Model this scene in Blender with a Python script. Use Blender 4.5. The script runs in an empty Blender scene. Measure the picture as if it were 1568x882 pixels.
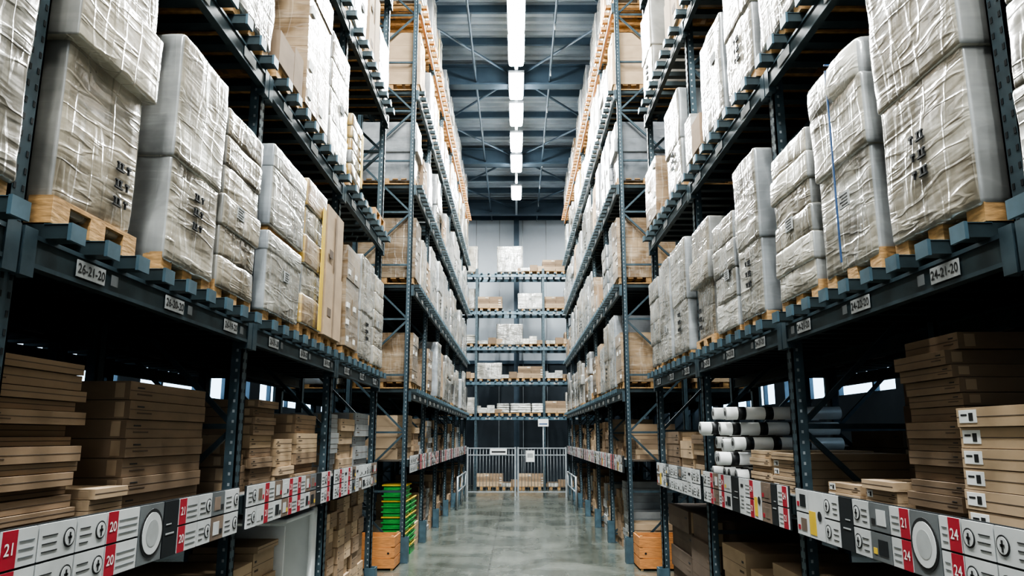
import bpy, math, random
from mathutils import Vector, Matrix, Euler, noise
random.seed(7)
R = random.Random(11)
scene = bpy.context.scene
H = 2.1  # camera height

# ------------------------------------------------------------------ materials
def new_mat(name):
    m = bpy.data.materials.new(name); m.use_nodes = True
    nt = m.node_tree
    return m, nt, nt.nodes['Principled BSDF']

def N(nt, typ, **kw):
    n = nt.nodes.new(typ)
    for k, v in kw.items(): setattr(n, k, v)
    return n

def ramp(nt, stops):
    r = N(nt, 'ShaderNodeValToRGB')
    e = r.color_ramp.elements
    while len(e) < len(stops): e.new(0.5)
    for i, (p, c) in enumerate(stops):
        e[i].position = p; e[i].color = (c[0], c[1], c[2], 1)
    return r

def simple(name, col, rough=0.6, metal=0.0, var=0.25, scale=6.0, bump=0.0, stretch=(1,1,1), rndvar=0.0):
    m, nt, b = new_mat(name)
    tc = N(nt, 'ShaderNodeTexCoord'); mp = N(nt, 'ShaderNodeMapping')
    mp.inputs['Scale'].default_value = stretch
    nt.links.new(tc.outputs['Object'], mp.inputs['Vector'])
    nz = N(nt, 'ShaderNodeTexNoise'); nz.inputs['Scale'].default_value = scale; nz.inputs['Detail'].default_value = 5
    nt.links.new(mp.outputs['Vector'], nz.inputs['Vector'])
    lo = [max(0, c*(1-var)) for c in col]; hi = [min(1, c*(1+var)) for c in col]
    r = ramp(nt, [(0.3, lo), (0.7, hi)])
    nt.links.new(nz.outputs['Fac'], r.inputs['Fac'])
    out = r.outputs['Color']
    if rndvar > 0:
        oi = N(nt, 'ShaderNodeObjectInfo'); hs = N(nt, 'ShaderNodeHueSaturation')
        mr = N(nt, 'ShaderNodeMapRange'); mr.inputs['To Min'].default_value = 1-rndvar; mr.inputs['To Max'].default_value = 1+rndvar
        nt.links.new(oi.outputs['Random'], mr.inputs['Value']); nt.links.new(mr.outputs['Result'], hs.inputs['Value'])
        nt.links.new(out, hs.inputs['Color']); out = hs.outputs['Color']
    nt.links.new(out, b.inputs['Base Color'])
    b.inputs['Roughness'].default_value = rough; b.inputs['Metallic'].default_value = metal
    if bump > 0:
        bp = N(nt, 'ShaderNodeBump'); bp.inputs['Strength'].default_value = bump; bp.inputs['Distance'].default_value = 0.01
        nt.links.new(nz.outputs['Fac'], bp.inputs['Height']); nt.links.new(bp.outputs['Normal'], b.inputs['Normal'])
    return m

def film_mat(name, dark, light, bumpd=0.02, rough=0.25, wr=1.0, under=0.5, brown=0.0):
    """stretch film over cartons: carton outlines beneath, fine creases, cloudy patches"""
    m, nt, b = new_mat(name)
    tc = N(nt, 'ShaderNodeTexCoord'); oi = N(nt, 'ShaderNodeObjectInfo')
    cmb = N(nt, 'ShaderNodeVectorMath', operation='ADD')
    sc = N(nt, 'ShaderNodeMath', operation='MULTIPLY'); sc.inputs[1].default_value = 37.0
    nt.links.new(oi.outputs['Random'], sc.inputs[0])
    nt.links.new(tc.outputs['Object'], cmb.inputs[0]); nt.links.new(sc.outputs[0], cmb.inputs[1])
    def crease(rot, scl, s, dist, wdt):
        mp = N(nt, 'ShaderNodeMapping'); mp.inputs['Rotation'].default_value = rot; mp.inputs['Scale'].default_value = scl
        nt.links.new(cmb.outputs[0], mp.inputs['Vector'])
        nz = N(nt, 'ShaderNodeTexNoise'); nz.inputs['Scale'].default_value = s; nz.inputs['Detail'].default_value = 2.5; nz.inputs['Distortion'].default_value = dist
        nt.links.new(mp.outputs['Vector'], nz.inputs['Vector'])
        a = N(nt, 'ShaderNodeMath', operation='SUBTRACT'); a.inputs[1].default_value = 0.5
        nt.links.new(nz.outputs['Fac'], a.inputs[0])
        ab = N(nt, 'ShaderNodeMath', operation='ABSOLUTE'); nt.links.new(a.outputs[0], ab.inputs[0])
        mr = N(nt, 'ShaderNodeMapRange'); mr.inputs['From Max'].default_value = wdt; mr.inputs['To Min'].default_value = 1; mr.inputs['To Max'].default_value = 0
        nt.links.new(ab.outputs[0], mr.inputs['Value'])
        return mr.outputs['Result'], nz.outputs['Fac']
    c1, f1 = crease((0.35, 0.2, 0), (1.2, 1.2, 7.0), 1.5, 0.25, 0.05)
    c2, f2 = crease((-0.5, -0.2, 0), (4.5, 4.5, 0.8), 1.3, 0.25, 0.03)
    ad = N(nt, 'ShaderNodeMath', operation='ADD'); nt.links.new(c1, ad.inputs[0]); nt.links.new(c2, ad.inputs[1])
    nz = N(nt, 'ShaderNodeTexNoise'); nz.inputs['Scale'].default_value = 2.0; nz.inputs['Detail'].default_value = 4; nz.inputs['Distortion'].default_value = 0.9
    mp = N(nt, 'ShaderNodeMapping'); mp.inputs['Scale'].default_value = (1, 1, 1.4)
    nt.links.new(cmb.outputs[0], mp.inputs['Vector']); nt.links.new(mp.outputs['Vector'], nz.inputs['Vector'])
    r = ramp(nt, [(0.38, dark), (0.64, light)])
    nt.links.new(nz.outputs['Fac'], r.inputs['Fac'])
    # cartons beneath the film
    sx = N(nt, 'ShaderNodeSeparateXYZ'); nt.links.new(tc.outputs['Object'], sx.inputs[0])
    xy = N(nt, 'ShaderNodeMath', operation='ADD'); nt.links.new(sx.outputs['X'], xy.inputs[0]); nt.links.new(sx.outputs['Y'], xy.inputs[1])
    cb = N(nt, 'ShaderNodeCombineXYZ'); nt.links.new(xy.outputs[0], cb.inputs['X']); nt.links.new(sx.outputs['Z'], cb.inputs['Y'])
    br = N(nt, 'ShaderNodeTexBrick'); br.inputs['Scale'].default_value = 1; br.inputs['Brick Width'].default_value = 0.37; br.inputs['Row Height'].default_value = 0.29
    br.inputs['Mortar Size'].default_value = 0.010; br.inputs['Mortar Smooth'].default_value = 0.6
    br.inputs['Color1'].default_value = (0.66, 0.60, 0.52, 1); br.inputs['Color2'].default_value = (1, 1, 1, 1); br.inputs['Mortar'].default_value = (0.42, 0.40, 0.38, 1)
    nt.links.new(cb.outputs[0], br.inputs['Vector'])
    mu = N(nt, 'ShaderNodeMix', data_type='RGBA', blend_type='MULTIPLY'); mu.inputs['Factor'].default_value = under
    nt.links.new(r.outputs['Color'], mu.inputs['A']); nt.links.new(br.outputs['Color'], mu.inputs['B'])
    mix = N(nt, 'ShaderNodeMix', data_type='RGBA'); mix.inputs['B'].default_value = (0.74, 0.74, 0.72, 1)
    ml = N(nt, 'ShaderNodeMath', operation='MULTIPLY'); ml.inputs[1].default_value = 0.13*wr  # whitens the crease lines: highlights painted into the film colour
    nt.links.new(ad.outputs[0], ml.inputs[0]); nt.links.new(ml.outputs[0], mix.inputs['Factor'])
    nt.links.new(mu.outputs['Result'], mix.inputs['A'])
    # per-load tint: some loads show browner cartons through the film
    tint = ramp(nt, [(0.0, (0.88, 0.92, 0.96)), (0.45, (1, 1, 0.985)), (0.8, (1.0, 0.965, 0.90)), (1.0, (0.95, 0.84, 0.68))])
    fr = N(nt, 'ShaderNodeMath', operation='FRACT'); m7 = N(nt, 'ShaderNodeMath', operation='MULTIPLY'); m7.inputs[1].default_value = 7.31
    nt.links.new(oi.outputs['Random'], m7.inputs[0]); nt.links.new(m7.outputs[0], fr.inputs[0]); nt.links.new(fr.outputs[0], tint.inputs['Fac'])
    tm = N(nt, 'ShaderNodeMix', data_type='RGBA', blend_type='MULTIPLY'); tm.inputs['Factor'].default_value = 0.85
    nt.links.new(mix.outputs['Result'], tm.inputs['A']); nt.links.new(tint.outputs['Color'], tm.inputs['B'])
    hs = N(nt, 'ShaderNodeHueSaturation'); mr = N(nt, 'ShaderNodeMapRange')
    mr.inputs['To Min'].default_value = 0.74; mr.inputs['To Max'].default_value = 1.15
    nt.links.new(oi.outputs['Random'], mr.inputs['Value']); nt.links.new(mr.outputs['Result'], hs.inputs['Value'])
    nt.links.new(tm.outputs['Result'], hs.inputs['Color'])
    nt.links.new(hs.outputs['Color'], b.inputs['Base Color'])
    b.inputs['Roughness'].default_value = rough
    b.inputs['Coat Weight'].default_value = 0.9; b.inputs['Coat Roughness'].default_value = 0.14
    bp = N(nt, 'ShaderNodeBump'); bp.inputs['Strength'].default_value = 0.42*wr; bp.inputs['Distance'].default_value = bumpd
    ad2 = N(nt, 'ShaderNodeMath', operation='ADD')
    a3 = N(nt, 'ShaderNodeMath', operation='ADD'); nt.links.new(f1, a3.inputs[0]); nt.links.new(f2, a3.inputs[1])
    m3 = N(nt, 'ShaderNodeMath', operation='MULTIPLY'); m3.inputs[1].default_value = 1.9; nt.links.new(a3.outputs[0], m3.inputs[0])
    m4 = N(nt, 'ShaderNodeMath', operation='MULTIPLY'); m4.inputs[1].default_value = 0.25; nt.links.new(ad.outputs[0], m4.inputs[0])
    nt.links.new(m3.outputs[0], ad2.inputs[0]); nt.links.new(m4.outputs[0], ad2.inputs[1])
    nt.links.new(ad2.outputs[0], bp.inputs['Height'])
    nt.links.new(bp.outputs['Normal'], b.inputs['Normal']); nt.links.new(bp.outputs['Normal'], b.inputs['Coat Normal'])
    return m

M = {}
M['steel'] = simple('rack_blue_steel', (0.052, 0.080, 0.096), 0.42, 0.25, 0.25, 9)
M['steel_l'] = simple('support_bar_steel', (0.085, 0.14, 0.175), 0.38, 0.3, 0.2, 9)
M['steel_d'] = simple('dark_steel', (0.013, 0.017, 0.02), 0.6, 0.2)
M['beam'] = simple('beam_dark_green_steel', (0.030, 0.046, 0.052), 0.45, 0.2, 0.3, 7)
M['galv'] = simple('galvanised_steel', (0.34, 0.37, 0.39), 0.4, 0.5, 0.15)
M['wood'] = simple('pallet_wood', (0.40, 0.24, 0.105), 0.75, 0, 0.35, 5, 0.3, (3, 3, 12))
M['woodo'] = simple('orange_plywood', (0.50, 0.22, 0.08), 0.6, 0, 0.25, 4, 0.2, (2, 2, 14))
M['film'] = film_mat('stretch_film_cloudy', (0.20, 0.19, 0.165), (0.50, 0.49, 0.45))
M['filmw'] = film_mat('stretch_film_white', (0.33, 0.325, 0.30), (0.66, 0.655, 0.62), under=0.35)
M['films'] = film_mat('smooth_silver_film', (0.20, 0.21, 0.22), (0.33, 0.345, 0.36), 0.006, 0.28, 0.3, 0.12)
M['filmb'] = film_mat('film_over_cardboard', (0.22, 0.15, 0.09), (0.42, 0.32, 0.22), 0.015, 0.3, 0.7)
M['filmy'] = film_mat('film_over_yellow_cartons', (0.40, 0.25, 0.05), (0.58, 0.45, 0.22), 0.015, 0.3, 0.6)
M['card'] = simple('cardboard', (0.255, 0.180, 0.118), 0.8, 0, 0.15, 3, 0.1, (1,1,2), 0.25)
M['cardl'] = simple('cardboard_light', (0.42, 0.31, 0.205), 0.8, 0, 0.12, 3, 0.1, (1,1,2), 0.2)
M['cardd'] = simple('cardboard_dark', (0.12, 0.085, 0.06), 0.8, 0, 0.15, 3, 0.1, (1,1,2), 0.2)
M['white'] = simple('white_paper', (0.66, 0.67, 0.66), 0.6, 0, 0.05)
M['pw'] = simple('panel_white_print', (0.46, 0.47, 0.47), 0.5, 0, 0.15, 3)
M['pg'] = simple('panel_grey_print', (0.13, 0.14, 0.145), 0.5, 0, 0.2, 3)
M['pk'] = simple('panel_brown_print', (0.18, 0.135, 0.105), 0.5, 0, 0.3, 5)
M['wplastic'] = simple('white_plastic', (0.72, 0.73, 0.72), 0.3, 0, 0.04)
M['grey'] = simple('grey_print', (0.31, 0.32, 0.32), 0.6, 0, 0.15)
M['black'] = simple('black_print', (0.018, 0.019, 0.02), 0.55, 0, 0.1)
M['red'] = simple('red_sign', (0.34, 0.02, 0.035), 0.5, 0, 0.08)
M['yellow'] = simple('yellow_sign', (0.58, 0.40, 0.05), 0.5, 0, 0.08)
M['green'] = simple('green_plastic', (0.05, 0.33, 0.08), 0.35, 0, 0.15)
M['blue'] = simple('blue_strap', (0.03, 0.07, 0.16), 0.4, 0, 0.1)
M['wall'] = simple('wall_panel_paint', (0.58, 0.63, 0.68), 0.6, 0, 0.06, 1.2)
M['wall_shade'] = simple('wall_panel_shaded', (0.045, 0.06, 0.075), 0.6, 0, 0.15, 1.2)  # wall panels with shade put into the colour
M['deck'] = simple('roof_deck_metal', (0.28, 0.33, 0.37), 0.5, 0.3, 0.15, 1.5)
M['girder'] = simple('roof_girder_blue', (0.065, 0.10, 0.135), 0.5, 0.2, 0.15, 2)
M['board'] = simple('shelf_board', (0.09, 0.075, 0.06), 0.75, 0, 0.2, 4)

def emis(name, col, s):
    m, nt, b = new_mat(name)
    b.inputs['Base Color'].default_value = (1, 1, 1, 1)
    b.inputs['Emission Color'].default_value = (*col, 1); b.inputs['Emission Strength'].default_value = s
    return m
M['lamp'] = emis('lamp_diffuser', (0.96, 0.99, 1.0), 34)

def floor_mat():
    m, nt, b = new_mat('polished_concrete')
    tc = N(nt, 'ShaderNodeTexCoord')
    n1 = N(nt, 'ShaderNodeTexNoise'); n1.inputs['Scale'].default_value = 0.9; n1.inputs['Detail'].default_value = 8; n1.inputs['Distortion'].default_value = 0.5
    n2 = N(nt, 'ShaderNodeTexNoise'); n2.inputs['Scale'].default_value = 14; n2.inputs['Detail'].default_value = 6
    mp = N(nt, 'ShaderNodeMapping'); mp.inputs['Scale'].default_value = (3.0, 0.35, 1)
    nt.links.new(tc.outputs['Object'], mp.inputs['Vector'])
    n3 = N(nt, 'ShaderNodeTexNoise'); n3.inputs['Scale'].default_value = 2.0; n3.inputs['Detail'].default_value = 5
    nt.links.new(mp.outputs['Vector'], n3.inputs['Vector'])
    nt.links.new(tc.outputs['Object'], n1.inputs['Vector']); nt.links.new(tc.outputs['Object'], n2.inputs['Vector'])
    ad = N(nt, 'ShaderNodeMath', operation='ADD'); nt.links.new(n1.outputs['Fac'], ad.inputs[0]); nt.links.new(n2.outputs['Fac'], ad.inputs[1])
    ad1 = N(nt, 'ShaderNodeMath', operation='ADD'); nt.links.new(ad.outputs[0], ad1.inputs[0]); nt.links.new(n3.outputs['Fac'], ad1.inputs[1])
    dv = N(nt, 'ShaderNodeMath', operation='DIVIDE'); dv.inputs[1].default_value = 3; nt.links.new(ad1.outputs[0], dv.inputs[0])
    r = ramp(nt, [(0.40, (0.052, 0.060, 0.050)), (0.60, (0.125, 0.135, 0.115))])
    nt.links.new(dv.outputs[0], r.inputs['Fac'])
    br = N(nt, 'ShaderNodeTexBrick'); br.offset = 0
    br.inputs['Scale'].default_value = 1; br.inputs['Brick Width'].default_value = 4.2; br.inputs['Row Height'].default_value = 4.0
    br.inputs['Mortar Size'].default_value = 0.010
    br.inputs['Color1'].default_value = (1,1,1,1); br.inputs['Color2'].default_value = (0.93,0.93,0.93,1); br.inputs['Mortar'].default_value = (0.4,0.4,0.4,1)
    mp2 = N(nt, 'ShaderNodeMapping'); mp2.inputs['Location'].default_value = (0.45, 1.0, 0)
    nt.links.new(tc.outputs['Object'], mp2.inputs['Vector']); nt.links.new(mp2.outputs['Vector'], br.inputs['Vector'])
    mx = N(nt, 'ShaderNodeMix', data_type='RGBA', blend_type='MULTIPLY'); mx.inputs['Factor'].default_value = 1
    nt.links.new(r.outputs['Color'], mx.inputs['A']); nt.links.new(br.outputs['Color'], mx.inputs['B'])
    nt.links.new(mx.outputs['Result'], b.inputs['Base Color'])
    rr = N(nt, 'ShaderNodeMapRange'); rr.inputs['From Min'].default_value = 0.35; rr.inputs['From Max'].default_value = 0.65
    rr.inputs['To Min'].default_value = 0.2; rr.inputs['To Max'].default_value = 0.36
    nt.links.new(n1.outputs['Fac'], rr.inputs['Value']); nt.links.new(rr.outputs['Result'], b.inputs['Roughness'])
    b.inputs['Coat Weight'].default_value = 0.4; b.inputs['Coat Roughness'].default_value = 0.14
    bp = N(nt, 'ShaderNodeBump'); bp.inputs['Strength'].default_value = 0.1; bp.inputs['Distance'].default_value = 0.01
    nt.links.new(n3.outputs['Fac'], bp.inputs['Height']); nt.links.new(bp.outputs['Normal'], b.inputs['Normal'])
    return m
M['floor'] = floor_mat()

# ------------------------------------------------------------------ mesh builder
class MB:
    def __init__(s): s.v = []; s.f = []; s.m = []; s.sm = []; s.mats = []
    def mi(s, k):
        if k not in s.mats: s.mats.append(k)
        return s.mats.index(k)
    def box(s, x0, x1, y0, y1, z0, z1, k):
        if x0 > x1: x0, x1 = x1, x0
        if y0 > y1: y0, y1 = y1, y0
        b = len(s.v)
        s.v += [(x0,y0,z0),(x1,y0,z0),(x1,y1,z0),(x0,y1,z0),(x0,y0,z1),(x1,y0,z1),(x1,y1,z1),(x0,y1,z1)]
        mi = s.mi(k)
        for q in ((0,3,2,1),(4,5,6,7),(0,1,5,4),(1,2,6,5),(2,3,7,6),(3,0,4,7)):
            s.f.append(tuple(b+i for i in q)); s.m.append(mi); s.sm.append(False)
    def obox(s, c, size, rot, k):
        b = len(s.v); mi = s.mi(k); c = Vector(c)
        hx, hy, hz = size[0]/2, size[1]/2, size[2]/2
        for p in ((-hx,-hy,-hz),(hx,-hy,-hz),(hx,hy,-hz),(-hx,hy,-hz),(-hx,-hy,hz),(hx,-hy,hz),(hx,hy,hz),(-hx,hy,hz)):
            s.v.append(tuple(c + rot @ Vector(p)))
        for q in ((0,3,2,1),(4,5,6,7),(0,1,5,4),(1,2,6,5),(2,3,7,6),(3,0,4,7)):
            s.f.append(tuple(b+i for i in q)); s.m.append(mi); s.sm.append(False)
    def bar(s, p0, p1, w, h, k):
        p0, p1 = Vector(p0), Vector(p1); d = p1-p0
        q = d.to_track_quat('X', 'Z').to_matrix()
        s.obox((p0+p1)/2, (d.length, w, h), q, k)
    def cyl(s, p0, p1, r, k, n=12, r2=None, cap=True):
        p0, p1 = Vector(p0), Vector(p1); r2 = r if r2 is None else r2
        q = (p1-p0).to_track_quat('Z', 'Y').to_matrix(); b = len(s.v); mi = s.mi(k)
        for i in range(n):
            a = 2*math.pi*i/n; o = Vector((math.cos(a), math.sin(a), 0))
            s.v.append(tuple(p0+q@(o*r))); s.v.append(tuple(p1+q@(o*r2)))
        for i in range(n):
            j = (i+1) % n
            s.f.append((b+2*i, b+2*j, b+2*j+1, b+2*i+1)); s.m.append(mi); s.sm.append(True)
        if cap:
            s.f.append(tuple(b+2*i for i in reversed(range(n)))); s.m.append(mi); s.sm.append(False)
            s.f.append(tuple(b+2*i+1 for i in range(n))); s.m.append(mi); s.sm.append(False)
    def rbox(s, x0, x1, y0, y1, z0, z1, kx, ky, kz, r=0.03, st=0.07, amp=0.012, seed=0.0, taper=0.0):
        """rounded, slightly lumpy box; kx/ky/kz: material for faces along each axis"""
        c = Vector(((x0+x1)/2, (y0+y1)/2, (z0+z1)/2)); hf = Vector(((x1-x0)/2, (y1-y0)/2, (z1-z0)/2))
        r = min(r, min(hf)*0.8)
        for ax, kk in ((0, kx), (1, ky), (2, kz)):
            mi = s.mi(kk)
            u, w = [(1,2),(2,0),(0,1)][ax]
            def samples(h):
                n = max(2, int(round(2*(h-r)/st)))
                ins = [-(h-r) + 2*(h-r)*i/n for i in range(n+1)]
                return [-h, -h+r*0.4] + ins + [h-r*0.4, h]
            us, ws = samples(hf[u]), samples(hf[w])
            for sg in (-1, 1):
                b = len(s.v); nu = len(us); nw = len(ws)
                for a in us:
                    for bb in ws:
                        p = [0,0,0]; p[ax] = sg*hf[ax]; p[u] = a; p[w] = bb
                        p = Vector(p)
                        inner = Vector([max(-hf[i]+r, min(hf[i]-r, p[i])) for i in range(3)])
                        dd = p-inner
                        if dd.length > 1e-6: dd.normalize()
                        q = inner + dd*r
                        nn = noise.noise((q+c)*3.1 + Vector((seed, seed*1.7, 0)))*amp + noise.noise((q+c)*9 + Vector((seed, 0, seed)))*amp*0.4
                        q = q + dd*nn
                        if q.z+c.z < z0: q.z = z0-c.z
                        if taper:
                            t = (q.z+hf.z)/(2*hf.z); q.x *= 1-taper*t; q.y *= 1-taper*t
                        s.v.append(tuple(q+c))
                for i in range(nu-1):
                    for j in range(nw-1):
                        q = (b+i*nw+j, b+(i+1)*nw+j, b+(i+1)*nw+j+1, b+i*nw+j+1)
                        s.f.append(q if sg > 0 else tuple(reversed(q))); s.m.append(mi); s.sm.append(True)
    def mesh(s, name):
        me = bpy.data.meshes.new(name)
        me.from_pydata(s.v, [], s.f)
        me.polygons.foreach_set('material_index', s.m)
        me.polygons.foreach_set('use_smooth', s.sm)
        for k in s.mats: me.materials.append(M[k])
        me.update()
        return me
    def obj(s, name, loc=(0,0,0), parent=None, bevel=0):
        o = bpy.data.objects.new(name, s.mesh(name))
        scene.collection.objects.link(o); o.location = loc
        if parent: o.parent = parent
        if bevel:
            md = o.modifiers.new('bevel', 'BEVEL'); md.width = bevel; md.segments = 1; md.limit_method = 'ANGLE'
        return o

def text(s, body, loc, rot, size, mat, parent):
    cu = bpy.data.curves.new('label_text', 'FONT'); cu.body = body; cu.size = size
    cu.align_x = 'CENTER'; cu.align_y = 'CENTER'; cu.materials.append(M[mat]); cu.offset = 0.0008
    o = bpy.data.objects.new('label_text', cu); scene.collection.objects.link(o)
    o.parent = parent; o.location = Vector(loc) - parent.location
    o.rotation_euler = rot
    return o

# ------------------------------------------------------------------ room shell
YB, ZC, XW, YF = 34.5, 12.7, 8.5, -8.0
b = MB(); b.box(-XW, XW, YF, YB, -0.2, 0, 'floor'); b.obj('floor')
b = MB(); mi = b.mi('deck'); y = YF; prof = []
while y < YB:
    prof += [(y, ZC), (y+0.12, ZC), (y+0.16, ZC+0.09), (y+0.30, ZC+0.09), (y+0.34, ZC)]; y += 0.34
for (yy, zz) in prof: b.v += [(-XW, yy, zz), (XW, yy, zz)]
for i in range(len(prof)-1):
    b.f.append((2*i, 2*i+2, 2*i+3, 2*i+1)); b.m.append(mi); b.sm.append(False)
b.box(-XW, XW, YF, YB+0.3, ZC+0.15, ZC+0.25, 'steel_d')
b.obj('ceiling')
b = MB()
for yg in (-5.2, 1.1, 7.4, 13.65, 19.95, 26.3, 32.6):
    b.box(-XW, XW, yg-0.03, yg+0.03, 11.95, 12.5, 'girder')
    b.box(-XW, XW, yg-0.16, yg+0.16, 11.9, 11.95, 'girder'); b.box(-XW, XW, yg-0.16, yg+0.16, 12.48, 12.52, 'girder')
y = -6.5
while y < 34:
    b.box(-XW, XW, y-0.04, y+0.04, 12.5, 12.7, 'girder'); y += 1.575
for x in (-7, -4.9, -2.35, 2.35, 4.9, 7):
    b.box(x-0.05, x+0.05, YF, YB, 12.28, 12.5, 'girder')
b.obj('roof_girders')
b = MB()
for y0 in (7.4, 13.65, 19.95, 26.3):
    for s in (-1, 1):
        b.cyl((s*4.8, y0, 12.2), (s*0.1, y0+6.2, 12.2), 0.035, 'girder', 8)
        b.cyl((s*0.1, y0, 12.15), (s*4.8, y0+6.2, 12.15), 0.035, 'girder', 8)
b.obj('roof_bracing')
b = MB()
for x in (0.95, -1.15):
    b.cyl((x, YF+.3, 12.05), (x, YB-.5, 12.05), 0.03, 'girder', 8)
y = 0
while y < 34:
    b.cyl((0.95, y, 12.05), (0.95, y, 11.85), 0.02, 'galv', 8); b.cyl((-1.15, y+0.5, 12.05), (-1.15, y+0.5, 12.6), 0.012, 'galv', 6)
    b.cyl((0.95, y+0.5, 12.05), (0.95, y+0.5, 12.6), 0.012, 'galv', 6); y += 2.4
b.obj('sprinkler_pipes')
b = MB()
b.box(-XW, XW, YB, YB+0.2, 0, 5.4, 'wall_shade'); b.box(-XW, XW, YB, YB+0.2, 5.4, ZC, 'wall')  # lower band: shade painted in, same panels as above
x = -XW
while x < XW:
    b.box(x-0.015, x+0.015, YB-0.02, YB, 0, ZC, 'galv' ); x += 1.1
b.box(-XW, XW, YB-0.12, YB, 5.35, 5.5, 'girder'); b.box(-XW, XW, YB-0.1, YB, ZC-0.5, ZC, 'girder')
b.obj('wall_back')
b = MB()
for x in (-4.2, 0.0, 4.2):
    b.box(x-0.12, x+0.12, YB-0.5, YB-0.46, 0, 12.3, 'girder'); b.box(x-0.12, x+0.12, YB-0.16, YB-0.12, 0, 12.3, 'girder'); b.box(x-0.02, x+0.02, YB-0.48, YB-0.14, 0, 12.3, 'girder')
b.obj('wall_columns')
b = MB(); b.box(-XW, XW, YF-0.2, YF, 0, ZC, 'wall'); b.obj('wall_front')
for s, nm in ((-1, 'left'), (1, 'right')):
    b = MB()
    b.box(s*XW, s*(XW+0.2), YF, YB, 0, 3.15, 'wall_shade'); b.box(s*XW, s*(XW+0.2), YF, YB, 4.3, ZC, 'wall_shade')  # side walls coloured dark so gaps between loads read as shade
    y = YF; i = 0
    while y < YB:
        if i % 4 == 0: b.box(s*XW, s*(XW+0.2), y, y+1.0, 3.15, 4.3, 'wall_shade')
        b.box(s*(XW-0.03), s*(XW+0.1), y-0.05, y+0.05, 3.15, 4.3, 'girder'); y += 2.0; i += 1
    b.obj('wall_'+nm)

# ------------------------------------------------------------------ racks
BAY = 2.53
LV = [2.87, 4.77, 6.68, 8.58, 10.4]
XFR = 1.91
def rack(y0, nb, side, xf=XFR, levels=LV, name='pallet_rack', low=True, holes=True, labels=False, prefix='26'):
    b = MB(); s = side
    X = lambda x: s*(xf+x)-s*xf
    D = 1.1; top = levels[-1]+0.9
    for i in range(nb+1):
        y = i*BAY
        for xx in (0.0, D-0.09):
            b.box(X(xx), X(xx+0.012), y-0.05, y+0.05, 0, top, 'steel')
            b.box(X(xx), X(xx+0.08), y-0.05, y-0.04, 0, top, 'steel'); b.box(X(xx), X(xx+0.08), y+0.04, y+0.05, 0, top, 'steel')
            b.box(X(xx-0.03), X(xx+0.11), y-0.09, y+0.09, 0, 0.012, 'steel')
        if holes:
            z = 0.1
            while z < top:
                for yy in (-0.025, 0.025):
                    b.box(X(-0.002), X(0.0), y+yy-0.007, y+yy+0.007, z-0.012, z+0.012, 'steel_d')
                b.box(X(0.03), X(0.045), y-0.052, y-0.05, z-0.010, z+0.010, 'galv')
                z += 0.07
        z = 0.15; k = 0
        while z+1.0 < top:
            b.box(X(0.05), X(D-0.05), y-0.015, y+0.015, z, z+0.035, 'steel')
            a, c = (0.05, D-0.05) if k % 2 == 0 else (D-0.05, 0.05)
            b.bar((X(a), y, z+0.02), (X(c), y, z+1.0), 0.03, 0.035, 'steel'); z += 1.0; k += 1
        b.box(X(-0.07), X(-0.055), y-0.08, y+0.08, 0, 0.42, 'steel_l'); b.box(X(-0.07), X(0.06), y-0.085, y-0.07, 0, 0.42, 'steel_l'); b.box(X(-0.07), X(0.06), y+0.07, y+0.085, 0, 0.42, 'steel_l')
    for i in range(nb):
        ya, yb = i*BAY+0.05, (i+1)*BAY-0.05
        for li, z in enumerate(levels):
            hi = li == 4
            for xx in (-0.035, D-0.06):
                b.box(X(xx), X(xx+0.045), ya-0.04, yb+0.04, z-0.13, z, 'woodo' if hi else 'beam')
                b.box(X(xx-0.006), X(xx), ya, yb, z-0.13, z-0.112, 'steel'); b.box(X(xx-0.006), X(xx), ya, yb, z-0.018, z, 'steel')
                for ye in (ya, yb):
                    b.box(X(xx-0.008), X(xx+0.05), ye-0.045, ye+0.035, z-0.17, z+0.02, 'steel')
            n = 9
            for j in range(n):
                yy = ya+0.13+(yb-ya-0.26)*j/(n-1)
                b.box(X(-0.13), X(D), yy-0.045, yy+0.045, z, z+0.06, 'wood' if hi else 'beam')
                b.box(X(-0.145), X(-0.13), yy-0.052, yy+0.052, z-0.008, z+0.064, 'woodo' if hi else 'steel_l')  # blue end caps lighter than the bars: lit faces put into the colour
                b.box(X(-0.13), X(-0.03), yy-0.05, yy+0.05, z+0.058, z+0.0605, 'steel_l')  # highlight painted as a lighter strip on the bar top
            for j in range(3):
                yy = ya+0.42+j*0.82
                b.box(X(-0.046), X(-0.041), yy-0.11, yy+0.11, z-0.103, z-0.030, 'grey')
                if li < 1: b.box(X(-0.0465), X(-0.046), yy+0.16, yy+0.22, z-0.09, z-0.04, 'pg')
        if low:
            z = 1.70
            for xx in (-0.03, D-0.06):
                b.box(X(xx), X(xx+0.045), ya-0.04, yb+0.04, z-0.12, z, 'beam')
            b.box(X(0.015), X(D-0.06), ya, yb, z-0.03, z, 'board')
    o = b.obj(name, (s*xf, y0, 0))
    if labels:
        rot = (math.pi/2, 0, math.pi/2 if s < 0 else -math.pi/2)
        for i in range(nb):
            for j in range(3):
                yy = y0+i*BAY+0.05+0.42+j*0.82
                text(None, '%s-%02d-%d0' % (prefix, 21-j if s < 0 else 21+(j % 2), 2), (s*(xf-0.047), yy, LV[0]-0.067), rot, 0.058, 'black', o)
    return o

Y1 = 5.27-3*BAY
rl = rack(Y1, 5, -1, labels=True, prefix='26'); rr = rack(Y1, 5, 1, labels=True, prefix='24')
Y2 = 13.35
rack(Y2, 6, -1); rack(Y2, 6, 1)
for s in (-1, 1):
    rack(Y1, 5, s, xf=3.2, holes=False); rack(Y2, 6, s, xf=3.2, holes=False)

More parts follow.
